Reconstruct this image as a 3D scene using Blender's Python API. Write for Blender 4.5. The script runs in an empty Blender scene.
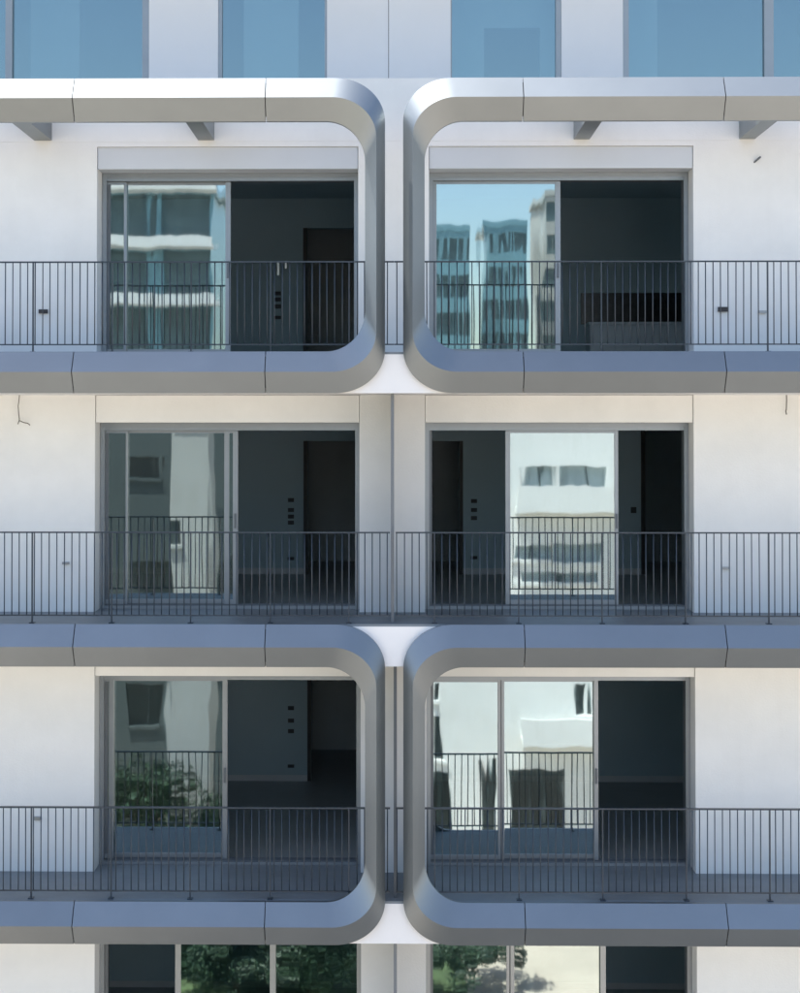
import bpy, math, random
from mathutils import Vector, Euler, Matrix
random.seed(7)
R = math.radians
scene = bpy.context.scene
C = scene.collection

# ------------------------------------------------------------------ camera
# photograph is 800 x 993; camera stands 20 m in front of the balcony edge (plane y = 0)
PW, PH, F = 800.0, 993.0, 1774.0
EYE = Vector((0.0, -20.0, 17.5))
PITCH, YAW = R(1.0), R(0.8)
ROT = Euler((R(90) + PITCH, 0, YAW), 'XYZ')
M3 = ROT.to_matrix()
v = M3.transposed() @ Vector((0, 1, 0))
CX = 394.0 - F * v.x / -v.z           # the facade's normal vanishes at (394, 426)
CY = 426.0 + F * v.y / -v.z
cam_d = bpy.data.cameras.new('camera'); cam = bpy.data.objects.new('camera', cam_d); C.objects.link(cam)
cam.location = EYE; cam.rotation_euler = ROT
cam_d.sensor_fit = 'VERTICAL'; cam_d.sensor_height = 36.0; cam_d.lens = F / PH * 36.0
cam_d.shift_x = (PW / 2 - CX) / PH; cam_d.shift_y = (CY - PH / 2) / PH
cam_d.clip_start = 0.1; cam_d.clip_end = 5000
scene.camera = cam

def U(px, py, Y):
    """photo pixel -> (X, Z) on the vertical plane y = Y"""
    d = M3 @ Vector(((px - CX) / F, -(py - CY) / F, -1.0))
    t = (Y - EYE.y) / d.y
    p = EYE + d * t
    return p.x, p.z
def UX(px, py, Y): return U(px, py, Y)[0]
def UZ(px, py, Y): return U(px, py, Y)[1]

# ------------------------------------------------------------------ light
SUN = Vector((-0.34, 0.20, 0.92)).normalized()      # towards the sun: behind the building, to the left
w = bpy.data.worlds.new('World'); scene.world = w; w.use_nodes = True
nt = w.node_tree; nt.nodes.clear()
sky = nt.nodes.new('ShaderNodeTexSky'); sky.sky_type = 'NISHITA'; sky.sun_disc = False
sky.sun_elevation = math.asin(SUN.z); sky.sun_rotation = math.atan2(SUN.x, SUN.y)
sky.air_density = 1.0; sky.dust_density = 1.3; sky.ozone_density = 1.0
bg = nt.nodes.new('ShaderNodeBackground'); bg.inputs[1].default_value = 0.12
ow = nt.nodes.new('ShaderNodeOutputWorld')
nt.links.new(sky.outputs[0], bg.inputs[0]); nt.links.new(bg.outputs[0], ow.inputs[0])
sd = bpy.data.lights.new('sun', 'SUN'); sd.energy = 5.0; sd.angle = R(0.5); sd.color = (1.0, 0.965, 0.91)
so = bpy.data.objects.new('sun', sd); C.objects.link(so); so.location = (0, 10, 60)
so.rotation_euler = SUN.to_track_quat('Z', 'Y').to_euler()
vs = scene.view_settings
vs.view_transform = 'Standard'; vs.look = 'None'; vs.gamma = 1.0; vs.exposure = 1.43
scene.render.engine = 'CYCLES'
scene.cycles.max_bounces = 10; scene.cycles.diffuse_bounces = 5; scene.cycles.glossy_bounces = 5
scene.cycles.transparent_max_bounces = 16

# ------------------------------------------------------------------ helpers
class MB:
    def __init__(self): self.v = []; self.f = []
    def box(self, x0, x1, y0, y1, z0, z1):
        if x1 < x0: x0, x1 = x1, x0
        n = len(self.v)
        self.v += [(x0,y0,z0),(x1,y0,z0),(x1,y1,z0),(x0,y1,z0),(x0,y0,z1),(x1,y0,z1),(x1,y1,z1),(x0,y1,z1)]
        self.f += [tuple(n+i for i in q) for q in ((0,3,2,1),(4,5,6,7),(0,1,5,4),(1,2,6,5),(2,3,7,6),(3,0,4,7))]
        return self
    def strip(self, A, B):
        n = len(self.v); k = len(A)
        self.v += list(A) + list(B)
        self.f += [(n+i, n+i+1, n+k+i+1, n+k+i) for i in range(k-1)]
        return self
    def poly(self, P):
        n = len(self.v); self.v += list(P); self.f.append(tuple(range(n, n+len(P)))); return self
    def tube(self, pts, rad, sides=8, caps=True):
        pts = [Vector(p) for p in pts]; rings = []
        rad = rad if isinstance(rad, (list, tuple)) else [rad]*len(pts)
        for i, p in enumerate(pts):
            d = (pts[min(i+1, len(pts)-1)] - pts[max(i-1, 0)]).normalized()
            a = d.orthogonal().normalized() if i == 0 else (rings_a - d*rings_a.dot(d)).normalized()
            rings_a = a; b = d.cross(a); n = len(self.v)
            self.v += [tuple(p + (a*math.cos(t) + b*math.sin(t))*rad[i]) for t in [2*math.pi*k/sides for k in range(sides)]]
            rings.append(n)
        for r0, r1 in zip(rings, rings[1:]):
            self.f += [(r0+k, r0+(k+1)%sides, r1+(k+1)%sides, r1+k) for k in range(sides)]
        if caps:
            self.f += [tuple(rings[0]+k for k in reversed(range(sides))), tuple(rings[-1]+k for k in range(sides))]
        return self
    def mesh(self, name, mat, smooth=False):
        m = bpy.data.meshes.new(name); m.from_pydata(self.v, [], self.f); m.materials.append(mat)
        if smooth: m.polygons.foreach_set('use_smooth', [True]*len(m.polygons))
        m.update(); return m
    def build(self, name, mat, parent=None, smooth=False, bevel=0):
        o = bpy.data.objects.new(name, self.mesh(name, mat, smooth)); C.objects.link(o); o.parent = parent
        if bevel:
            b = o.modifiers.new('bevel', 'BEVEL'); b.width = bevel; b.segments = 2; b.limit_method = 'ANGLE'
        return o
def empty(name, loc=(0,0,0)):
    o = bpy.data.objects.new(name, None); C.objects.link(o); o.location = loc; return o
def tag(o, label=None, cat=None, group=None, kind=None):
    for k, x in (('label', label), ('category', cat), ('group', group), ('kind', kind)):
        if x: o[k] = x
    return o

def mat(name, col, rough=0.6, metal=0.0, var=0.06, scale=2.0, bump=0.0, bscale=40.0, stain=0.0, spec=None, coat=0.0):
    m = bpy.data.materials.new(name); m.use_nodes = True
    t = m.node_tree; b = t.nodes['Principled BSDF']
    b.inputs['Roughness'].default_value = rough; b.inputs['Metallic'].default_value = metal
    if spec is not None: b.inputs['Specular IOR Level'].default_value = spec
    b.inputs['Coat Weight'].default_value = coat
    tc = t.nodes.new('ShaderNodeTexCoord')
    n = t.nodes.new('ShaderNodeTexNoise'); n.inputs['Scale'].default_value = scale; n.inputs['Detail'].default_value = 6
    n.inputs['Roughness'].default_value = 0.6
    t.links.new(tc.outputs['Object'], n.inputs['Vector'])
    rp = t.nodes.new('ShaderNodeValToRGB')
    rp.color_ramp.elements[0].position = 0.3; rp.color_ramp.elements[1].position = 0.7
    rp.color_ramp.elements[0].color = tuple(c*(1-var) for c in col) + (1,)
    rp.color_ramp.elements[1].color = tuple(min(1, c*(1+var)) for c in col) + (1,)
    t.links.new(n.outputs['Fac'], rp.inputs['Fac'])
    out = rp.outputs['Color']
    if stain:                                           # rain streaks: noise stretched downwards
        mp = t.nodes.new('ShaderNodeMapping'); mp.inputs['Scale'].default_value = (9, 9, 0.55)
        t.links.new(tc.outputs['Object'], mp.inputs['Vector'])
        n2 = t.nodes.new('ShaderNodeTexNoise'); n2.inputs['Scale'].default_value = 1.0; n2.inputs['Detail'].default_value = 5
        t.links.new(mp.outputs['Vector'], n2.inputs['Vector'])
        r2 = t.nodes.new('ShaderNodeMapRange'); r2.inputs[1].default_value = 0.5; r2.inputs[2].default_value = 0.8
        r2.inputs[3].default_value = 0.0; r2.inputs[4].default_value = stain
        t.links.new(n2.outputs['Fac'], r2.inputs[0])
        mx = t.nodes.new('ShaderNodeMixRGB'); mx.blend_type = 'MULTIPLY'; mx.inputs[2].default_value = (0.62, 0.58, 0.52, 1)
        t.links.new(r2.outputs[0], mx.inputs[0]); t.links.new(out, mx.inputs[1]); out = mx.outputs[0]
    t.links.new(out, b.inputs['Base Color'])
    if bump:
        n3 = t.nodes.new('ShaderNodeTexNoise'); n3.inputs['Scale'].default_value = bscale; n3.inputs['Detail'].default_value = 4
        t.links.new(tc.outputs['Object'], n3.inputs['Vector'])
        bp = t.nodes.new('ShaderNodeBump'); bp.inputs['Strength'].default_value = 1.0; bp.inputs['Distance'].default_value = bump
        t.links.new(n3.outputs['Fac'], bp.inputs['Height']); t.links.new(bp.outputs['Normal'], b.inputs['Normal'])
    return m

def glass_mat(name, refl, tint, through, rough=0.018, wave=0.0014, wscale=(2.4, 2.4, 0.45)):
    m = bpy.data.materials.new(name); m.use_nodes = True
    t = m.node_tree; t.nodes.clear()
    o = t.nodes.new('ShaderNodeOutputMaterial'); mx = t.nodes.new('ShaderNodeMixShader')
    g = t.nodes.new('ShaderNodeBsdfGlossy'); g.inputs['Roughness'].default_value = rough; g.inputs['Color'].default_value = tint + (1,)
    tr = t.nodes.new('ShaderNodeBsdfTransparent'); tr.inputs['Color'].default_value = through + (1,)
    fr = t.nodes.new('ShaderNodeFresnel'); fr.inputs['IOR'].default_value = 1.5
    ad = t.nodes.new('ShaderNodeMath'); ad.operation = 'ADD'; ad.inputs[1].default_value = refl; ad.use_clamp = True
    t.links.new(fr.outputs[0], ad.inputs[0]); t.links.new(ad.outputs[0], mx.inputs[0])
    t.links.new(tr.outputs[0], mx.inputs[1]); t.links.new(g.outputs[0], mx.inputs[2]); t.links.new(mx.outputs[0], o.inputs[0])
    tc = t.nodes.new('ShaderNodeTexCoord'); mp = t.nodes.new('ShaderNodeMapping'); mp.inputs['Scale'].default_value = wscale
    n = t.nodes.new('ShaderNodeTexNoise'); n.inputs['Scale'].default_value = 1.3; n.inputs['Detail'].default_value = 1.6
    bp = t.nodes.new('ShaderNodeBump'); bp.inputs['Strength'].default_value = 1.0; bp.inputs['Distance'].default_value = wave
    t.links.new(tc.outputs['Object'], mp.inputs[0]); t.links.new(mp.outputs[0], n.inputs['Vector'])
    t.links.new(n.outputs['Fac'], bp.inputs['Height']); t.links.new(bp.outputs[0], g.inputs['Normal'])
    return m

M = dict(
    plaster=mat('white_plaster', (0.765, 0.778, 0.765), 0.85, var=0.035, scale=1.7, bump=0.002, bscale=45, stain=0.035),
    soffit=mat('slab_paint', (0.80, 0.80, 0.80), 0.8, var=0.02, bump=0.0008, bscale=50, stain=0.06),
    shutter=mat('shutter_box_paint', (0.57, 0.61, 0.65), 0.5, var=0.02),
    penth=mat('penthouse_panel', (0.70, 0.73, 0.76), 0.5, var=0.02, scale=1.0),
    clad=mat('aluminium_cladding', (0.268, 0.292, 0.303), 0.45, 0.92, var=0.05, scale=1.1, bump=0.0012, bscale=2.2),
    core=mat('frame_core', (0.05, 0.05, 0.055), 0.7),
    alu=mat('anodised_aluminium', (0.31, 0.335, 0.355), 0.38, 0.75, var=0.03, scale=6),
    aludark=mat('dark_aluminium', (0.16, 0.175, 0.19), 0.45, 0.6, var=0.04, scale=6),
    rail=mat('railing_paint', (0.026, 0.039, 0.054), 0.4, 0.0, var=0.10, scale=14),
    tile=mat('balcony_tile', (0.175, 0.205, 0.23), 0.5, var=0.1, scale=3, stain=0.1),
    room=mat('room_plaster', (0.51, 0.62, 0.65), 0.85, var=0.04, scale=0.8),
    roomfloor=mat('room_floor', (0.30, 0.33, 0.35), 0.35, var=0.08, scale=2),
    black=mat('black_plastic', (0.03, 0.03, 0.033), 0.5),
    whitepl=mat('white_plastic', (0.75, 0.75, 0.74), 0.4),
    steel=mat('handle_steel', (0.6, 0.6, 0.6), 0.25, 1.0),
    darkdoor=mat('dark_timber', (0.035, 0.030, 0.027), 0.5, var=0.2, scale=5),
    cabinet=mat('cabinet_paint', (0.82, 0.83, 0.83), 0.4, var=0.02),
    stone=mat('black_stone', (0.02, 0.02, 0.022), 0.25, var=0.3, scale=8),
    fin=mat('divider_panel', (0.15, 0.165, 0.18), 0.5, var=0.02),
    glass=glass_mat('balcony_glass', 0.36, (0.86, 0.97, 0.97), (0.55, 0.66, 0.68)),
    glass_ph=glass_mat('blue_glass', 0.24, (0.58, 0.70, 0.72), (0.74, 0.84, 0.86), wave=0.0012, rough=0.03),
    ground=mat('pale_paving', (0.43, 0.365, 0.295), 0.9, var=0.12, scale=0.4),
    asphalt=mat('asphalt', (0.105, 0.103, 0.10), 0.9, var=0.2, scale=1.2),
    opp_white=mat('opposite_white_render', (0.78, 0.77, 0.74), 0.85, var=0.04, scale=0.5, stain=0.3),
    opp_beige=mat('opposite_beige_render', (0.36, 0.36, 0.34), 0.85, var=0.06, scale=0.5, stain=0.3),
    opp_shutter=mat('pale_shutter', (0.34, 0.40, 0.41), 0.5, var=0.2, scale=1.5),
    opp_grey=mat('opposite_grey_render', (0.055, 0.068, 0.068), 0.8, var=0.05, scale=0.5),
    opp_teal=mat('opposite_glass_wall', (0.17, 0.30, 0.35), 0.2, 0.3, var=0.1, scale=0.6),  # teal glass, colour made lighter and bluer to stand in for haze
    opp_dark=mat('dark_window', (0.012, 0.02, 0.022), 0.3, var=0.3, scale=0.7),
    opp_win=mat('opposite_window', (0.09, 0.13, 0.14), 0.12, var=0.3, scale=0.7),  # dark panes with a hint of reflected sky put into the colour
    bark=mat('bark', (0.10, 0.075, 0.055), 0.95, var=0.25, scale=6, bump=0.02, bscale=9),
    leaf=mat('leaf', (0.020, 0.046, 0.020), 0.6, var=0.5, scale=1.5),
    grass=mat('grass', (0.06, 0.09, 0.035), 0.9, var=0.4, scale=1.5, bump=0.03, bscale=12),
    cable=mat('cable', (0.05, 0.045, 0.04), 0.6),
)

t = M['clad'].node_tree; b_ = t.nodes['Principled BSDF']; src = b_.inputs['Base Color'].links[0].from_socket
oi = t.nodes.new('ShaderNodeObjectInfo'); mr = t.nodes.new('ShaderNodeMapRange'); mr.inputs[3].default_value = 0.93; mr.inputs[4].default_value = 1.06
hs = t.nodes.new('ShaderNodeHueSaturation'); t.links.new(oi.outputs['Random'], mr.inputs[0]); t.links.new(mr.outputs[0], hs.inputs['Value'])
t.links.new(src, hs.inputs['Color']); t.links.new(hs.outputs[0], b_.inputs['Base Color'])

# ------------------------------------------------------------------ levels and planes
YW, YF, YG, YB = 1.35, 1.70, 1.80, 6.8      # wall face, door frame face, glass, back wall of the rooms
YR = 0.14                                    # railing plane
XE = 9.0                                     # half width of the building
top_px = (77.8, 351.4, 624.6, 902.6); bot_px = (121.2, 393.0, 667.3, 945.3)
ZT = [UZ(394, p, 0) for p in top_px]; ZB = [UZ(394, p, 0) for p in bot_px]
H = (ZT[0] - ZT[3]) / 3
ZT.append(ZT[3] - H); ZB.append(ZB[3] - H)   # the floor slab of the cut-off storey
print('levels', [round(z, 3) for z in ZT], [round(z, 3) for z in ZB])

# ------------------------------------------------------------------ ground
g = MB().poly([(-900, -1500, 0), (900, -1500, 0), (900, 400, 0), (-900, 400, 0)]).build('ground', M['ground']); tag(g, kind='structure')
rd = MB().poly([(-300, -12.5, 0.004), (300, -12.5, 0.004), (300, -3.8, 0.004), (-300, -3.8, 0.004)]).build('road', M['asphalt']); tag(rd, kind='structure')
lw = MB().poly([(-60, -40, 0.006), (2.2, -40, 0.006), (2.2, -25, 0.006), (-60, -25, 0.006)]).build('lawn', M['grass']); tag(lw, kind='structure')
for y0, y1 in ((-3.8, -3.65), (-12.65, -12.5)):
    k = MB().box(-300, 300, y0, y1, 0, 0.13).build('kerb', M['opp_grey']); tag(k, kind='structure')

# ------------------------------------------------------------------ the building
B = empty('apartment_building', (0, 0, 0))
tag(B, 'white apartment building with rounded grey metal balcony frames and dark railings', 'building')
YBK = 9.4                                     # rear of the building
for i in (1, 2, 3, 4):                        # slabs with balcony floors
    MB().box(-XE, XE, 0.064, YBK, ZB[i], ZT[i] - 0.03).build('floor_slab', M['soffit'], B)
    MB().box(-XE, XE, 0.070, YF, ZT[i] - 0.03, ZT[i] - 0.004).build('balcony_floor', M['tile'], B)
    MB().box(-XE, XE, YF, YBK, ZT[i] - 0.03, ZT[i] - 0.002).build('room_floor', M['roomfloor'], B)
MB().box(-XE, XE, YF, YBK, ZB[0] + 0.02, ZT[0] - 0.1).build('roof_slab', M['soffit'], B)
MB().box(-XE, XE, YF, YBK, ZB[0] + 0.02 - 0.02, ZB[0] + 0.02).build('ceiling', M['room'], B)
MB().box(-XE, XE, 0.5, YBK, 0, ZB[4]).build('base_wall', M['plaster'], B)
MB().box(-XE, XE, YBK, YBK + 0.25, 0, ZT[0] - 0.1).build('rear_wall', M['plaster'], B)
for s in (-1, 1):
    MB().box(s*(XE - 0.25), s*XE, YF + 0.3, YBK, ZT[4], ZB[0]).build('end_wall', M['plaster'], B)

# openings of each storey: left x0, x1, right x0, x1, top of the aluminium head (photo pixels)
ST = [dict(l=(96.8, 358.2), r=(429.0, 693.6), head=172.6, box=146.2, zf=ZT[1], zc=None),
      dict(l=(94.8, 359.4), r=(425.0, 694.0), head=422.6, box=395, zf=ZT[2], zc=ZB[1]),
      dict(l=(94.2, 360.6), r=(426.5, 695.6), head=672.6, box=660, zf=ZT[3], zc=ZB[2]),
      dict(l=(94.4, 361.0), r=(426.0, 697.2), head=922.0, box=915, zf=ZT[4], zc=ZB[3])]
ztopA = UZ(394, 78.2, YW)                     # top of the upper wall
for i, s in enumerate(ST):
    ym = s['head'] + 100
    s['L'] = (UX(s['l'][0], ym, YW), UX(s['l'][1], ym, YW)); s['R'] = (UX(s['r'][0], ym, YW), UX(s['r'][1], ym, YW))
    s['zh'] = UZ(394, s['head'], YF)          # underside of the shutter box
    s['zb'] = UZ(394, s['box'], YW)           # top of the shutter box
    zc = s['zc'] if s['zc'] is not None else ztopA
    zseam = UZ(394, 141.2, YW) if i == 0 else zc
    YI = YW + 0.62
    for x0, x1 in ((-XE, s['L'][0]), (s['L'][1], s['R'][0]), (s['R'][1], XE)):
        MB().box(x0, x1, YW, YI, s['zf'] - 0.003, zseam).build('facade_wall', M['plaster'], B)
    zb = min(s['zb'], zseam)
    if zb < zseam - 0.01:
        for x0, x1 in (s['L'], s['R']): MB().box(x0, x1, YW + 0.001, YI, zb, zseam).build('wall_lintel', M['plaster'], B)
    if i == 0:
        MB().box(-XE, XE, YW - 0.0015, YI, zseam + 0.001, zc).build('upper_wall_band', M['plaster'], B)
    for x0, x1 in (s['L'], s['R']):           # shutter box over each door
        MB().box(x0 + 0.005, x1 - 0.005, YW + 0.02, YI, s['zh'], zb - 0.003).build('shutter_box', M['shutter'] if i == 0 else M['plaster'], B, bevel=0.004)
        MB().box(x0, x1, YI, YI + 0.02, s['zh'] + 0.0, zc if i else ZB[0] + .02).build('room_lintel', M['room'], B)

# divider fins between neighbouring balconies
for i in (1, 2, 3):
    x0 = UX(390.9, 500, YR + 0.2) if i == 1 else UX(393.6, 500, YR + 0.2)
    MB().box(x0, x0 + 0.036, 0.22, YW, ZT[i+1] - 0.003, ZB[i]).build('balcony_divider', M['fin'], B, bevel=0.003)

# ------------------------------------------------------------------ rooms behind the doors
def room_partition(i, side, openings):
    """back wall of one room with full doorways cut out: openings in photo pixels (x0, x1, head y or None)"""
    zf = ST[i]['zf']; zc = ST[i]['zc'] if ST[i]['zc'] is not None else ZB[0]
    xa, xb = (-5.2, -0.12) if side < 0 else (0.12, 5.2)
    m = MB(); x = xa; runs = []
    for (p0, p1, ph) in sorted(openings):
        o0, o1 = max(xa, UX(p0, 500, YB)), min(xb, UX(p1, 500, YB))
        m.box(x, o0, YB, YB + 0.15, zf, zc); runs.append((x, o0))
        for e in (o0 - 0.06, o1):
            MB().box(e, e + 0.06, YB - 0.025, YB - 0.001, zf, UZ(394, ph, YB) if ph else zc).build('door_casing', M['darkdoor'], B)
        if ph: m.box(o0, o1, YB, YB + 0.15, UZ(394, ph, YB), zc)
        x = o1
    if x < xb - 0.01: m.box(x, xb, YB, YB + 0.15, zf, zc); runs.append((x, xb))
    for a, b in runs: MB().box(a, b - 0.061, YB - 0.015, YB - 0.001, zf, zf + 0.09).build('skirting_board', M['whitepl'], B)
    m.build('room_wall', M['room'], B)
for i in range(4):
    zf = ST[i]['zf']; zc = ST[i]['zc'] if ST[i]['zc'] is not None else ZB[0]
    MB().box(-0.12, 0.12, YW + 0.62, YBK, zf, zc).build('party_wall', M['room'], B)
    for s in (-1, 1): MB().box(s*5.2, s*5.35, YW + 0.62, YBK, zf, zc).build('party_wall', M['room'], B)
room_partition(0, -1, [(307, 372, 228)]); room_partition(0, 1, [])
room_partition(1, -1, [(307.5, 372, 441)]); room_partition(1, 1, [(410, 459, 441), (645, 730, None)])
room_partition(2, -1, [(311.5, 372, None)]); room_partition(2, 1, [])
room_partition(3, -1, []); room_partition(3, 1, [])

def plate(px, py, wpx, hpx, Y, material, name='switch_plate', dep=0.02):
    x0, z1 = U(px - wpx/2, py - hpx/2, Y); x1, z0 = U(px + wpx/2, py + hpx/2, Y)
    return MB().box(x0, x1, Y - dep, Y - 0.001, z0, z1).build(name, material, B, bevel=0.002)
for px, ys, low in ((278, (293.5, 299.5, 306.5), 317.5), (291, (500, 510, 516.5, 522.5), 558.5), (474, (501, 510, 518), 557.5), (291, (708, 720.5, 731), 766)):
    for y in ys: plate(px, y, 6.0, 4.0, YB, M['black'])
    plate(px, low, 6.5, 3.2, YB, M['black'], 'wall_socket')
plate(633.5, 510, 5.5, 6, YB, M['black'])
plate(278.5, 268.5, 2.4, 14, YB, M['steel'], 'wall_intercom', 0.06); plate(286, 266, 2.0, 6, YB, M['steel'], 'wall_intercom', 0.06)

# outdoor sockets on the balcony walls
for px, py, a, b, mt in ((43.5, 311.5, 9, 4, 'black'), (722.5, 309.4, 9.5, 4.6, 'black'), (762, 312, 8, 2.6, 'alu'), (66, 563, 7, 2.4, 'alu'),
                         (726, 568, 7, 2.4, 'alu'), (37.5, 818, 6, 3.6, 'alu')):
    plate(px, py, a, b, YW, M[mt], 'wall_socket', 0.035)
x, z = U(757, 160, YW)
MB().tube([(x - .035, YW + .01, z - .03), (x + .03, YW - .06, z + .03)], 0.012, 8).build('drain_spout', M['aludark'], B)

# ------------------------------------------------------------------ sliding doors
def sliding_door(i, side, edges, stiles, panes, label=None):
    """edges: outer frame px; stiles: (x0, x1) px; panes: (x0, x1) px, glazed; what is left is open"""
    s = ST[i]; zf = s['zf']; zh = s['zh']; ym = s['head'] + 90
    a, b = s['L'] if side < 0 else s['R']
    f = MB(); fw = 0.058
    f.box(a + 0.004, a + fw, YF, YF + 0.2, zf, zh - 0.002); f.box(b - fw, b - 0.004, YF, YF + 0.2, zf, zh - 0.002)
    f.box(a + fw, b - fw, YF, YF + 0.2, zh - 0.05, zh - 0.002)
    f.box(a + fw, b - fw, YF + 0.02, YF + 0.2, zh - 0.095, zh - 0.05)
    f.box(a + fw, b - fw, YF - 0.01, YF + 0.2, zf, zf + 0.035)
    d = f.build('sliding_door', M['alu'], B)
    t = MB(); 
    for k in range(3): t.box(a + fw, b - fw, YF + 0.03 + k*0.06, YF + 0.042 + k*0.06, zf + 0.035, zf + 0.05)
    t.build('floor_track', M['aludark'], d)
    MB().box(a + 0.03, a + fw + 0.035, YF + 0.09, YF + 0.18, zf + 0.036, zh - 0.096).build('jamb_liner', M['aludark'], d)
    z0, z1 = zf + 0.05, zh - 0.098
    for k, (p0, p1) in enumerate(panes):
        Y = YG + 0.055*(k % 2)
        x0, x1 = UX(p0, ym, Y), UX(p1, ym, Y)
        MB().box(x0, x1, Y, Y + 0.022, z0 + 0.055, z1 - 0.03).build('glass_pane', M['glass'], d)
        for za, zb in ((z0, z0 + 0.055), (z1 - 0.03, z1)):
            MB().box(x0, x1, Y - 0.012, Y + 0.034, za, zb).build('sash_rail', M['alu'], d)
    for p0, p1 in stiles:
        Y = YG - 0.016
        x0, x1 = UX(p0, ym, Y), UX(p1, ym, Y)
        MB().box(x0, x1, Y, Y + 0.05, z0 - 0.001, z1 + 0.001).build('sash_stile', M['alu'], d, bevel=0.003)
    for px in ([stiles[-1]] if stiles else []):
        x0 = UX((px[0] + px[1])/2, ym, YG)
        MB().box(x0 - 0.012, x0 + 0.012, YG - 0.045, YG - 0.016, zf + 0.98, zf + 1.16).build('door_pull', M['aludark'], d, bevel=0.004)
    return d
sliding_door(0, -1, None, [(123.6, 126.4), (225.4, 230.6)], [(102.5, 124), (126.4, 225.4)])
sliding_door(0, 1, None, [(433.2, 436.6), (555.2, 560.6)], [(436.6, 555.2)])
sliding_door(1, -1, None, [(125.5, 127.5), (224.2, 229.0), (232.8, 238.0)], [(106, 125.5), (127.5, 224.2), (229.0, 232.8)])
sliding_door(1, 1, None, [(505.4, 510.4), (614.6, 618.4)], [(510.4, 614.6)])
sliding_door(2, -1, None, [(108.6, 113.6), (222.4, 227.4)], [(103, 108.6), (113.6, 222.4)])
sliding_door(2, 1, None, [(497.8, 500.8), (501.4, 504.4), (594.0, 598.4)], [(430, 497.8), (504.4, 594.0)])
sliding_door(3, -1, None, [(175.0, 180.6), (269.8, 275.4)], [(180.6, 269.8), (275.4, 357)])
sliding_door(3, 1, None, [(506.4, 509.6), (510.4, 514.4), (600.4, 606.0)], [(430, 506.4), (514.4, 600.4)])

# ------------------------------------------------------------------ metal balcony frames
NOSE = 0.155
def arc(cx, cz, rx, rz, a0, a1, n=22):
    return [(cx + rx*math.cos(a0 + (a1 - a0)*k/n), cz + rz*math.sin(a0 + (a1 - a0)*k/n)) for k in range(n + 1)]
def loft(curves, name, parent):
    """curves: outer, nose, inner as lists of (x, z): two bright facets meeting in a sharp nose, closed at the back"""
    o = [(x, 0.0, z) for x, z in curves[0]]; nn = [(x, -NOSE, z) for x, z in curves[1]]; q = [(x, 0.0, z) for x, z in curves[2]]
    ob = [(x, 0.06, z) for x, z in curves[0]]; qb = [(x, 0.06, z) for x, z in curves[2]]
    m = MB(); m.strip(ob, o).strip(o, nn).strip(nn, q).strip(q, qb).strip(qb, ob)
    m.poly([ob[0], o[0], nn[0], q[0], qb[0]]); m.poly([ob[-1], qb[-1], q[-1], nn[-1], o[-1]])
    ob_ = m.build(name, M['clad'], parent, smooth=True)
    me = ob_.data
    for p in me.polygons:
        if len(p.vertices) > 4: p.use_smooth = False
    return ob_
GAP = 0.005
def balcony_frame(lt, lb, sgn, joints, label):
    """one rounded frame: lt / lb = level above and below; sgn -1 hangs left of the centre line, +1 right"""
    zt_o, zt_i = ZT[lt], ZB[lt]; zb_i, zb_o = ZT[lb], ZB[lb]
    zt_n, zb_n = (zt_o + zt_i)/2, (zb_o + zb_i)/2
    pe = (385.1, 376.3, 365.0) if sgn < 0 else (403.2, 412.8, 424.8)
    xe = [UX(pe[0], 500, 0), UX(pe[1], 500, -NOSE), UX(pe[2], 500, 0)]
    xm = sgn*4.75                                   # the frame is symmetric about xm
    core = MB()
    fr = None
    e = 0.03
    core.box(xe[2]*1.0 + sgn*0.3, 2*xm - xe[2] - sgn*0.3, -0.02, 0.05, zt_i + 0.06, zt_o - 0.06)
    core.box(xe[2]*1.0 + sgn*0.3, 2*xm - xe[2] - sgn*0.3, -0.02, 0.05, zb_o + 0.06, zb_i - 0.06)
    fr = core.build('balcony_frame', M['core'], B)
    fr['label'] = label
    js = [UX(p, 500, 0) for p in joints]            # first joint nearest the corner
    j0, j1 = js
    def corner(mirror):
        f = (lambda x: 2*xm - x) if mirror else (lambda x: x)
        rad = ((0.56, 0.50), (0.50, 0.45), (0.44, 0.46))
        cs = []
        for k, (xk, ztk, zbk) in enumerate(((xe[0], zt_o, zb_o), (xe[1], zt_n, zb_n), (xe[2], zt_i, zb_i))):
            rx, rz = rad[k]
            pts = [(j0 + -sgn*GAP, ztk)]
            cx = xk + sgn*rx
            pts += [(cx - sgn*rx*math.cos(t), ztk - rz + rz*math.sin(t)) for t in [math.pi/2*(1 - q/22) for q in range(23)]]
            pts += [(cx - sgn*rx*math.cos(t), zbk + rz - rz*math.sin(t)) for t in [math.pi/2*q/22 for q in range(23)]]
            pts += [(j0 + -sgn*GAP, zbk)]
            cs.append([(f(x), z) for x, z in pts])
        if (sgn > 0) ^ mirror: cs = [list(reversed(c)) for c in cs]
        loft(cs, 'cladding_panel', fr)
    corner(False); corner(True)
    ends = [j0, j1, 2*xm - j1, 2*xm - j0]
    for a, b in zip(ends, ends[1:]):
        lo, hi = min(a, b) + GAP, max(a, b) - GAP
        for zo, zn, zi in ((zt_o, zt_n, zt_i), (zb_o, zb_n, zb_i)):
            n = 10
            xs = [lo + (hi - lo)*k/n for k in range(n + 1)]
            c = [[(x, zz) for x in xs] for zz in (zo, zn, zi)]
            if zo < zi: c = [list(reversed(q)) for q in c]
            loft(c, 'cladding_panel', fr)
    return fr
FA = balcony_frame(0, 1, -1, (265.6, 73.4), 'grey metal balcony frame with brackets, on the storey under the blue windows, left of the white pier')
FB = balcony_frame(0, 1, 1, (523.4, 724.8), 'grey metal balcony frame with brackets, on the storey under the blue windows, right of the white pier')
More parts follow.
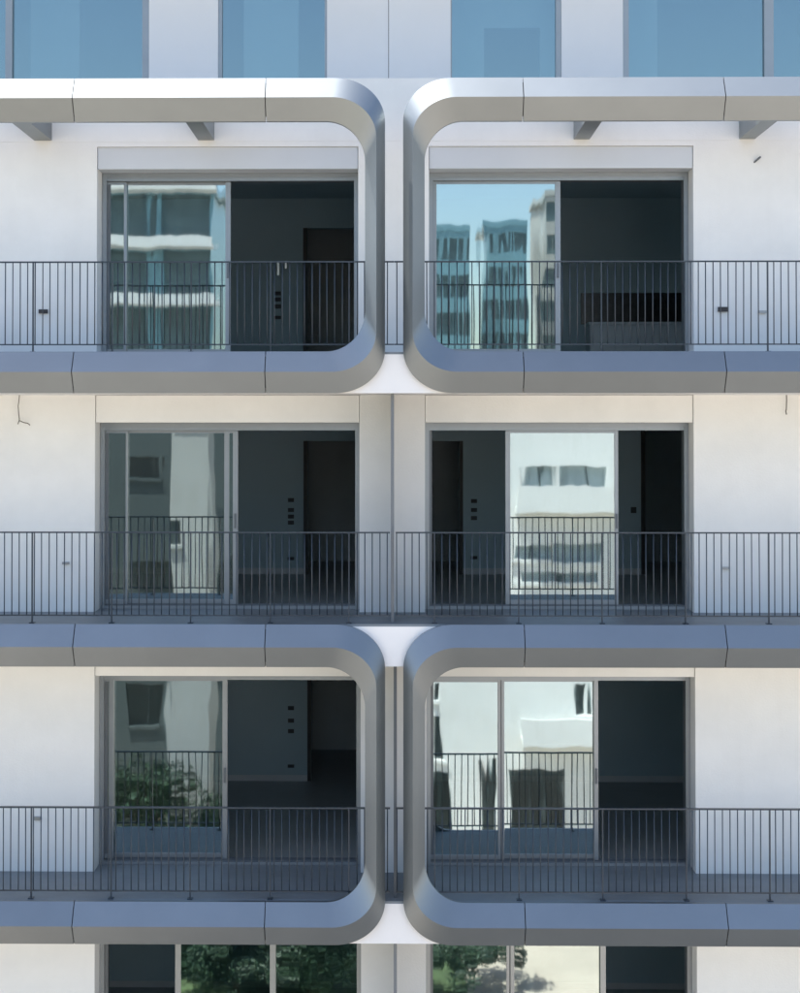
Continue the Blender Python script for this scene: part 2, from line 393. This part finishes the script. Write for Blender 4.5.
FC = balcony_frame(2, 3, -1, (265.8, 75.4), 'grey metal balcony frame two storeys under the blue windows, left of the divider')
FD = balcony_frame(2, 3, 1, (524.0, 724.6), 'grey metal balcony frame two storeys under the blue windows, right of the divider')
for fr, p0, p1 in ((FA, 34.4, 52.0), (FA, 198.0, 214.4), (FB, 573.6, 589.6), (FB, 739.0, 754.8)):
    x0, x1 = UX(p0, 143, YW), UX(p1, 143, YW)
    zb = ZB[0] + 0.004
    MB().box(x0, x1, 0.062, YW - 0.008, zb, zb + 0.36).build('bracket', M['clad'], fr, bevel=0.004)

# ------------------------------------------------------------------ railings
RT = UZ(394, 532.6, YR) - ZT[2]; RB = UZ(394, 615.6, YR) - ZT[2]
print('rail height', RT, RB, 'storey', H)
PITCHB = 7.52/F*(20 + YR)
bal_mesh = MB().tube([(0, 0, RB), (0, 0, RT - 0.008)], 0.0064, 6).mesh('baluster', M['rail'], True)
post_mesh = MB().box(-0.03, 0.03, -0.04, 0.04, -0.003, 0.007).box(-0.006, 0.006, -0.022, 0.022, 0.007, RT - 0.008).mesh('post', M['rail'])
def railing(i, side, posts):
    zf = ST[i]['zf']
    xi = UX(390.0 if side < 0 else 395.6, 500, YR) if i else 0.0
    xo = side*8.6
    m = MB()
    a, b = min(xi, xo), max(xi, xo)
    if i == 0: a, b = (a, -0.0) if side < 0 else (0.002, b)
    m.box(a, b, YR - 0.02, YR + 0.02, zf + RT - 0.008, zf + RT + 0.008)
    m.box(a, b, YR - 0.013, YR + 0.013, zf + RB - 0.008, zf + RB + 0.006)
    r = m.build('balcony_railing', M['rail'], B)
    px_posts = [UX(p, 500, YR) for p in posts]
    for x in px_posts:
        o = bpy.data.objects.new('post', post_mesh); C.objects.link(o); o.parent = r; o.location = (x, YR, zf)
    run = MB(); x = px_posts[0] - round((px_posts[0] - a)/PITCHB)*PITCHB
    while x < b:
        if x > a + 0.01 and all(abs(x - q) > 0.02 for q in px_posts):
            jx = x + random.uniform(-0.002, 0.002)
            if abs(x) < 4.75:
                o = bpy.data.objects.new('baluster', bal_mesh); C.objects.link(o); o.parent = r; o.location = (jx, YR, zf)
                o.rotation_euler = (0, random.uniform(-0.004, 0.004), random.uniform(0, 3))
            else:
                run.tube([(jx, YR, zf + RB), (jx, YR, zf + RT - 0.008)], 0.0064, 5)
        x += PITCHB
    tag(run.build('baluster_run', M['rail'], r), kind='stuff')
PL = (-130, -49, 32.5, 112, 190.8, 270.5, 349); PR = (434.5, 518.5, 601.8, 685.2, 768.4, 850, 932)
for i in range(3):
    railing(i, -1, PL); railing(i, 1, PR)

# ------------------------------------------------------------------ set-back top storey
YP = 3.6
zp0 = ZT[0] - 0.1; zp1 = zp0 + 3.3
pan = [(-600, 5, 0), (12, 142, 0), (222, 324.5, 0), (452, 556, 0), (629, 764.5, 0), (774, 1400, 0)]    # glass, px
fram = [(5, 12), (142, 149), (218, 222), (324.5, 327), (450.6, 452), (556, 561.4), (623, 629), (764.5, 774)]
walls = [(149, 218), (327, 388.3), (388.9, 450.6), (561.4, 623)]
def px(p): return UX(p, 40, YP)
z_s = zp0 + 0.12; z_h = zp0 + 2.55
m = MB()
for a, b in walls: MB().box(px(a), px(b), YP, YP + 0.2, z_s, z_h).build('wall_panel', M['penth'], B)
MB().box(-XE, XE, YP - 0.02, YP + 0.25, zp0, z_s).build('window_sill', M['alu'], B)
MB().box(-XE, XE, YP - 0.004, YP + 0.2, z_h, zp1).build('top_wall', M['penth'], B)
MB().box(-XE, XE, 1.22, YBK + 0.2, zp1, zp1 + 0.25).build('shading_roof', M['soffit'], B)  # unseen roof; overhang added to keep sun off the lower frame tube
MB().box(px(388.3), px(388.9), YP + 0.01, YP + 0.2, z_s, z_h).build('panel_joint', M['black'], B)
MB().box(-XE, XE, YP + 4.6, YP + 4.75, zp0, zp1).build('room_wall', M['room'], B)
YQ = YP + 0.6                                 # a partition with a doorway behind the third window
qa, qb, qt = UX(484, 40, YQ), UX(540, 40, YQ), UZ(500, 28, YQ)
xl, xq = px(430), px(575)
for a, b, c, d in ((xl, qa, zp0, zp1), (qb, xq, zp0, zp1), (qa, qb, qt, zp1)):
    MB().box(a, b, YQ, YQ + 0.1, c, d).build('room_wall', M['plaster'], B)
MB().box(px(20), px(70), YP + 0.7, YP + 0.8, zp0, zp1).build('room_wall', M['plaster'], B)
MB().box(px(240), px(296), YP + 0.6, YP + 0.7, zp0, zp1).build('room_wall', M['plaster'], B)
MB().box(px(632), px(664), YP + 0.6, YP + 0.7, zp0, zp1).build('room_wall', M['plaster'], B)
MB().box(-XE, XE, YP + 0.25, YP + 4.6, zp0 - 0.0, zp0 + 0.02).build('room_floor', M['roomfloor'], B)
for s in (-1, 1): MB().box(s*(XE-.2), s*XE, YP + 0.25, YP + 4.6, zp0, zp1).build('end_wall', M['penth'], B)
for a, b in ((px(184)-.05, px(184)+.05), (px(592)-.05, px(592)+.05)):
    MB().box(a, b, YP + 0.2, YP + 4.6, zp0, zp1).build('party_wall', M['room'], B)
for a, b, _ in pan:
    xa, xb = max(-XE + .1, px(a)), min(XE - .1, px(b))
    wd = MB(); 
    wd.box(xa, xb, YP + 0.05, YP + 0.12, z_s, z_s + 0.06); wd.box(xa, xb, YP + 0.05, YP + 0.12, z_h - 0.06, z_h)
    wo = wd.build('window', M['alu'], B)
    MB().box(xa, xb, YP + 0.07, YP + 0.095, z_s + 0.06, z_h - 0.06).build('glass_pane', M['glass_ph'], wo)
for a, b in fram:
    MB().box(px(a), px(b), YP + 0.015, YP + 0.16, z_s, z_h).build('window_jamb', M['alu'], B, bevel=0.003)

# ------------------------------------------------------------------ kitchen in the upper right flat
x0, zt = U(590, 322, YB - 0.62); x1 = UX(690, 322, YB - 0.62); zf = ST[0]['zf']
K = empty('kitchen_unit', ((x0 + x1)/2, YB - 0.3, zf)); tag(K, 'pale kitchen base cabinets under a black backsplash in the upper room', 'kitchen unit')
def kp(name, a, b, y0, y1, z0, z1, mt):
    o = MB().box(a - K.location.x, b - K.location.x, y0 - K.location.y, y1 - K.location.y, z0 - zf, z1 - zf).build(name, M[mt], K, bevel=0.004); return o
kp('carcass', x0, x1, YB - 0.60, YB - 0.03, zf + 0.1, zt - 0.04, 'cabinet')
kp('worktop', x0 - 0.02, x1 + 0.02, YB - 0.64, YB - 0.03, zt - 0.04, zt, 'cabinet')
kp('plinth', x0 + .02, x1 - .02, YB - 0.55, YB - 0.05, zf, zf + 0.1, 'black')
kp('backsplash', x0 - 0.07, x1 + 0.05, YB - 0.025, YB - 0.004, zt, UZ(590, 293, YB), 'stone')
n = 4
for k in range(n):
    a = x0 + (x1 - x0)*k/n + 0.006; b = x0 + (x1 - x0)*(k+1)/n - 0.006
    kp('cabinet_door', a, b, YB - 0.622, YB - 0.602, zf + 0.12, zt - 0.07, 'cabinet')

# ------------------------------------------------------------------ loose cables hanging from the soffit
def cable(pts, Y, label, rad=0.006):
    P = []
    for chain in pts: P.append([(UX(a, b, Y), Y, UZ(a, b, Y)) for a, b in chain])
    o = Vector(P[0][0]); m = MB()
    for ch in P: m.tube([tuple(Vector(p) - o) for p in ch], rad, 6)
    ob = m.build('hanging_cable', M['cable'], None, True); ob.location = o
    tag(ob, label, 'cable')
zpx = 394.5
cable([[(19.6, 393.8), (19.0, 400), (18.2, 406), (18.6, 413), (19.4, 419), (19.2, 421)], [(19.2, 420.5), (17.8, 424.2)], [(19.4, 420.6), (24, 422.6), (28, 423.4), (30, 425.2)]],
      YW - 0.05, 'thin bare cable with a forked end hanging over the left white wall', 0.0055)
cable([[(786.4, 391.5), (786.6, 400), (786.4, 408), (786.3, 410)], [(786.3, 409), (785.8, 411.5), (786.6, 414.6)]], YW - 0.05, 'short straight cable with a blunt end hanging over the right white wall', 0.006)

# ------------------------------------------------------------------ the other side of the street (seen in the panes)
def mir(pxx, pyy, y):
    """where the line reflected in the glass through this pixel meets the plane y"""
    yv = 2*YG - y
    return U(pxx, pyy, yv)
def house(name, label, x0, x1, yf, dep, h, wall, rects, ledges=(), pale=0):
    """like block(), with single openings (x0, x1, z0, z1) instead of a regular grid"""
    b = empty(name, ((x0 + x1)/2, yf - dep/2, 0)); tag(b, label, 'building')
    ox, oy = b.location.x, b.location.y
    MB().box(x0 + .2 - ox, x1 - .2 - ox, -dep/2, dep/2 - .4, 0, h - .1).build('core_wall', M[wall], b)
    xs = sorted({x0, x1} | {r[0] for r in rects} | {r[1] for r in rects}); zs = sorted({0, h} | {r[2] for r in rects} | {r[3] for r in rects})
    wl = MB()
    for a, c in zip(xs, xs[1:]):
        for e, f in zip(zs, zs[1:]):
            if not any(r[0] <= (a + c)/2 <= r[1] and r[2] <= (e + f)/2 <= r[3] for r in rects):
                wl.box(a - ox, c - ox, dep/2 - .395, dep/2, e, f)
    wl.build('wall', M[wall], b)
    for q, r in enumerate(rects):
        w_ = MB().box(r[0] - ox, r[1] - ox, dep/2 - .39, dep/2 - .33, r[2], r[3]).build('window', M['opp_shutter' if q < pale else 'opp_dark'], b)
        xc = (r[0] + r[1])/2 - ox
        MB().box(xc - .05, xc + .05, dep/2 - .329, dep/2 - .26, r[2], r[3]).build('mullion', M['opp_grey'], w_)
        MB().box(r[0] - ox - .1, r[1] - ox + .1, dep/2 + .002, dep/2 + .12, r[2] - .14, r[2] - .01).build('sill', M[wall], w_)
    for a, c, z, d_ in ledges:
        MB().box(a - ox, c - ox, dep/2 + .002, dep/2 + d_, z, z + .22).build('balcony_slab', M[wall], b)
        MB().box(a - ox, c - ox, dep/2 + d_ - .12, dep/2 + d_, z + .221, z + 1.05).build('balcony_parapet', M[wall], b)
    MB().box(x0 - .1 - ox, x1 + .1 - ox, -dep/2, dep/2 + .1, h + .002, h + .5).build('roof_parapet', M[wall], b)
    return b
def block(name, label, x0, x1, yf, dep, h, ncol, nst, wall, win, ww=0.55, wh=0.55, band=None, cat='building'):
    """a building whose face at y = yf looks towards +y; real openings with set-back windows"""
    b = empty(name, ((x0 + x1)/2, yf - dep/2, 0)); tag(b, label, cat)
    ox, oy = b.location.x, b.location.y
    def bx(mb, a0, a1, b0, b1, c0, c1): mb.box(a0 - ox, a1 - ox, b0 - oy, b1 - oy, c0, c1)
    core = MB(); bx(core, x0 + .2, x1 - .2, yf - dep, yf - 0.35, 0, h - .1); core.build('core_wall', M[wall], b)
    wl = MB(); sh = h/nst; cw = (x1 - x0)/ncol
    win_mesh = None
    for s in range(nst):
        z0 = s*sh; za = z0 + sh*(1 - wh)*0.55; zb = za + sh*wh
        bx(wl, x0, x1, yf - 0.349, yf, z0, za); bx(wl, x0, x1, yf - 0.349, yf, zb, z0 + sh)
        for c in range(ncol + 1):
            a0 = x0 if c == 0 else x0 + (c - 0.5 + ww/2)*cw
            a1 = x1 if c == ncol else x0 + (c + 0.5 - ww/2)*cw
            bx(wl, a0, a1, yf - 0.349, yf, za, zb)
        for c in range(ncol):
            xc = x0 + (c + 0.5)*cw
            if win_mesh is None:
                q = MB(); hw = ww*cw/2; hh = (zb - za)/2
                q.box(-hw, hw, 0, 0.06, -hh, hh); q.box(-hw, hw, 0.061, 0.1, -hh, -hh + .08); q.box(-0.04, 0.04, 0.061, 0.1, -hh + .08, hh)
                win_mesh = q.mesh('window', M[win])
            o = bpy.data.objects.new('window', win_mesh); C.objects.link(o); o.parent = b
            o.location = (xc - ox, yf - 0.34 - oy, (za + zb)/2)
        if band:
            q = MB(); bx(q, x0 - .3, x1 + .3, yf + 0.002, yf + 1.6, z0 + sh - 0.25, z0 + sh); q.build('balcony_slab', M[band], b)
            q = MB()
            P = [(x0 - .3 + (x1 - x0 + .6)*k/16 - ox, yf + 1.55 + 0.9*math.sin(math.pi*k/16) - oy) for k in range(17)]
            q.strip([(a, c, z0 + sh - .25) for a, c in P], [(a, c, z0 + sh + .3) for a, c in P])
            q.strip([(a, c - .12, z0 + sh + .3) for a, c in P], [(a, c - .12, z0 + sh - .25) for a, c in P])
            q.strip([(a, c, z0 + sh + .3) for a, c in P], [(a, c - .12, z0 + sh + .3) for a, c in P])
            q.build('balcony_parapet', M[band], b)
    wl.build('wall', M[wall], b)
    q = MB(); bx(q, x0 - .1, x1 + .1, yf - dep, yf + .1, h + .002, h + .5); q.build('roof_parapet', M[wall], b)
    return b
xr = mir(214, 200, -70)[0]; zr = mir(150, 188, -70)[1]
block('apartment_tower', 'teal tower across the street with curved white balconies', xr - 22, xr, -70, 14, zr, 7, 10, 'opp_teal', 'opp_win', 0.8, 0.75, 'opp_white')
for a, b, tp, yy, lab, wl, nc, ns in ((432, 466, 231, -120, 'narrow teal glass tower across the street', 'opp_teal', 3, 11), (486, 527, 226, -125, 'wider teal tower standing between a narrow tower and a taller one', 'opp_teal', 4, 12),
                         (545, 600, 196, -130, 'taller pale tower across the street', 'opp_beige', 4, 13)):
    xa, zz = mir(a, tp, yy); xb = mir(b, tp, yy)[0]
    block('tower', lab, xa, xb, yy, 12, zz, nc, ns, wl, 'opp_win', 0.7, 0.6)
def mrect(y, a, b, t, u):
    (p, z1), (q, z0) = mir(a, t, y), mir(b, u, y)
    return (p, q, max(z0, .3), z1)
xa = mir(418, 400, -46)[0]; zz = mir(500, 400, -46)[1]
house('white_house', 'bright white rendered block across the street with few dark windows', xa, xa + 15, -46, 12, zz, 'opp_white',
      [mrect(-46, a, b, t, u) for a, b, t, u in ((522, 560, 466, 488), (562, 606, 466, 488), (514, 552, 546, 560), (554, 606, 544, 562), (520, 600, 572, 582), (506, 566, 770, 836), (430, 440, 684, 700), (430, 446, 716, 760), (430, 450, 772, 850), (486, 496, 760, 850), (574, 592, 684, 716), (660, 720, 690, 740))],
      [(mir(516, 500, -46)[0], mir(640, 500, -46)[0], mir(500, 512, -46)[1], 1.1), (mir(520, 500, -46)[0], mir(640, 500, -46)[0], mir(500, 742, -46)[1], 1.2)], 5)
xb = mir(352, 400, -52)[0]; zz = mir(200, 392, -52)[1]
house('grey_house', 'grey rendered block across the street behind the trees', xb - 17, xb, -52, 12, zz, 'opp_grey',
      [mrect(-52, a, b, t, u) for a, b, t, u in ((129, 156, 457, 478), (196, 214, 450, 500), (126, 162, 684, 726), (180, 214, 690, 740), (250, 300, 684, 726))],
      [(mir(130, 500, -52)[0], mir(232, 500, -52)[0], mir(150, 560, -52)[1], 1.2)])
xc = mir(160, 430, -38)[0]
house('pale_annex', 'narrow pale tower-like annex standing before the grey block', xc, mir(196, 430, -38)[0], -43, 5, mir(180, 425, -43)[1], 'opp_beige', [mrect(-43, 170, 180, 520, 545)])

# trees along the far pavement
def tree_parts(seed):
    rnd = random.Random(seed); tr = MB()
    tr.tube([(0,0,0), (.05,.03,1.2), (-.03,.08,2.6), (.06,0,4.2)], [.22,.17,.13,.06], 9)
    clumps = []
    for k in range(11):
        a = k*2.4 + rnd.uniform(-.3, .3); z = 1.7 + k*0.2; L = rnd.uniform(1.2, 2.2)
        e = (math.cos(a)*L, math.sin(a)*L, z + L*rnd.uniform(.5, 1.0))
        tr.tube([(0,0,z), (e[0]*.5, e[1]*.5, z + (e[2]-z)*.42), e], [.07,.045,.02], 6)
        clumps.append((e, rnd.uniform(.6, 1.05)))
    for k in range(12):
        clumps.append(((rnd.uniform(-1.4,1.4), rnd.uniform(-1.4,1.4), rnd.uniform(3.0, 5.4)), rnd.uniform(.5, 1.0)))
    lf = MB()
    for c, r in clumps:
        for _ in range(260):
            d = Vector((rnd.gauss(0,1), rnd.gauss(0,1), rnd.gauss(0,.8))).normalized()*r*rnd.uniform(.35, 1.0)**.6
            p = Vector(c) + d; s = rnd.uniform(.07, .14)
            a = Vector((rnd.gauss(0,1), rnd.gauss(0,1), rnd.gauss(0,1))).normalized(); b = a.orthogonal().normalized()
            lf.poly([tuple(p - a*s), tuple(p + b*s*.5), tuple(p + a*s), tuple(p - b*s*.5)])
    return tr.mesh('trunk', M['bark'], True), lf.mesh('crown', M['leaf'])
TM = [tree_parts(3), tree_parts(11)]
for k, (pxx, pyy, y, s, lab) in enumerate(((142, 770, -40, .85, 'leafy green tree before the grey block'), (205, 800, -40, .6, 'smaller green tree beside the road before the grey block'),
                                    (318, 950, -31, 1.0, 'green tree on the paving between grey and white blocks'), (235, 930, -30, .8, 'low green tree near the road kerb'))):
    x = mir(pxx, pyy, y)[0]
    t = empty('street_tree', (x, y, 0)); t.rotation_euler.z = k*1.9; t.scale = (s, s, s*1.1)
    tag(t, lab, 'tree', 'trees across the street')
    for nm, me in zip(('trunk', 'crown'), TM[k % 2]):
        o = bpy.data.objects.new(nm, me); C.objects.link(o); o.parent = t

SH = tree_parts(23)[1]
for k in range(9):
    pxx = 188 + k*24 if k < 7 else 450 + (k - 7)*38
    x = mir(pxx, 960, -30)[0]
    o = bpy.data.objects.new('shrub', SH); C.objects.link(o); o.location = (x, -29.5 - (k % 3)*1.3, -0.75); o.scale = (.62, .62, .55); o.rotation_euler.z = k*1.3
    tag(o, 'round green shrub in the planted row across the road', 'shrub', 'shrubs across the road')
for k in range(8):
    x = mir(184 + k*23, 960, -33)[0]
    o = bpy.data.objects.new('shrub', TM[k % 2][1]); C.objects.link(o); o.location = (x, -33.6 - (k % 2)*1.6, -1.1); o.scale = (.72, .72, .68); o.rotation_euler.z = k*2.1
    tag(o, 'taller dark green shrub in the rear row across the road', 'shrub', 'rear shrubs across the road')
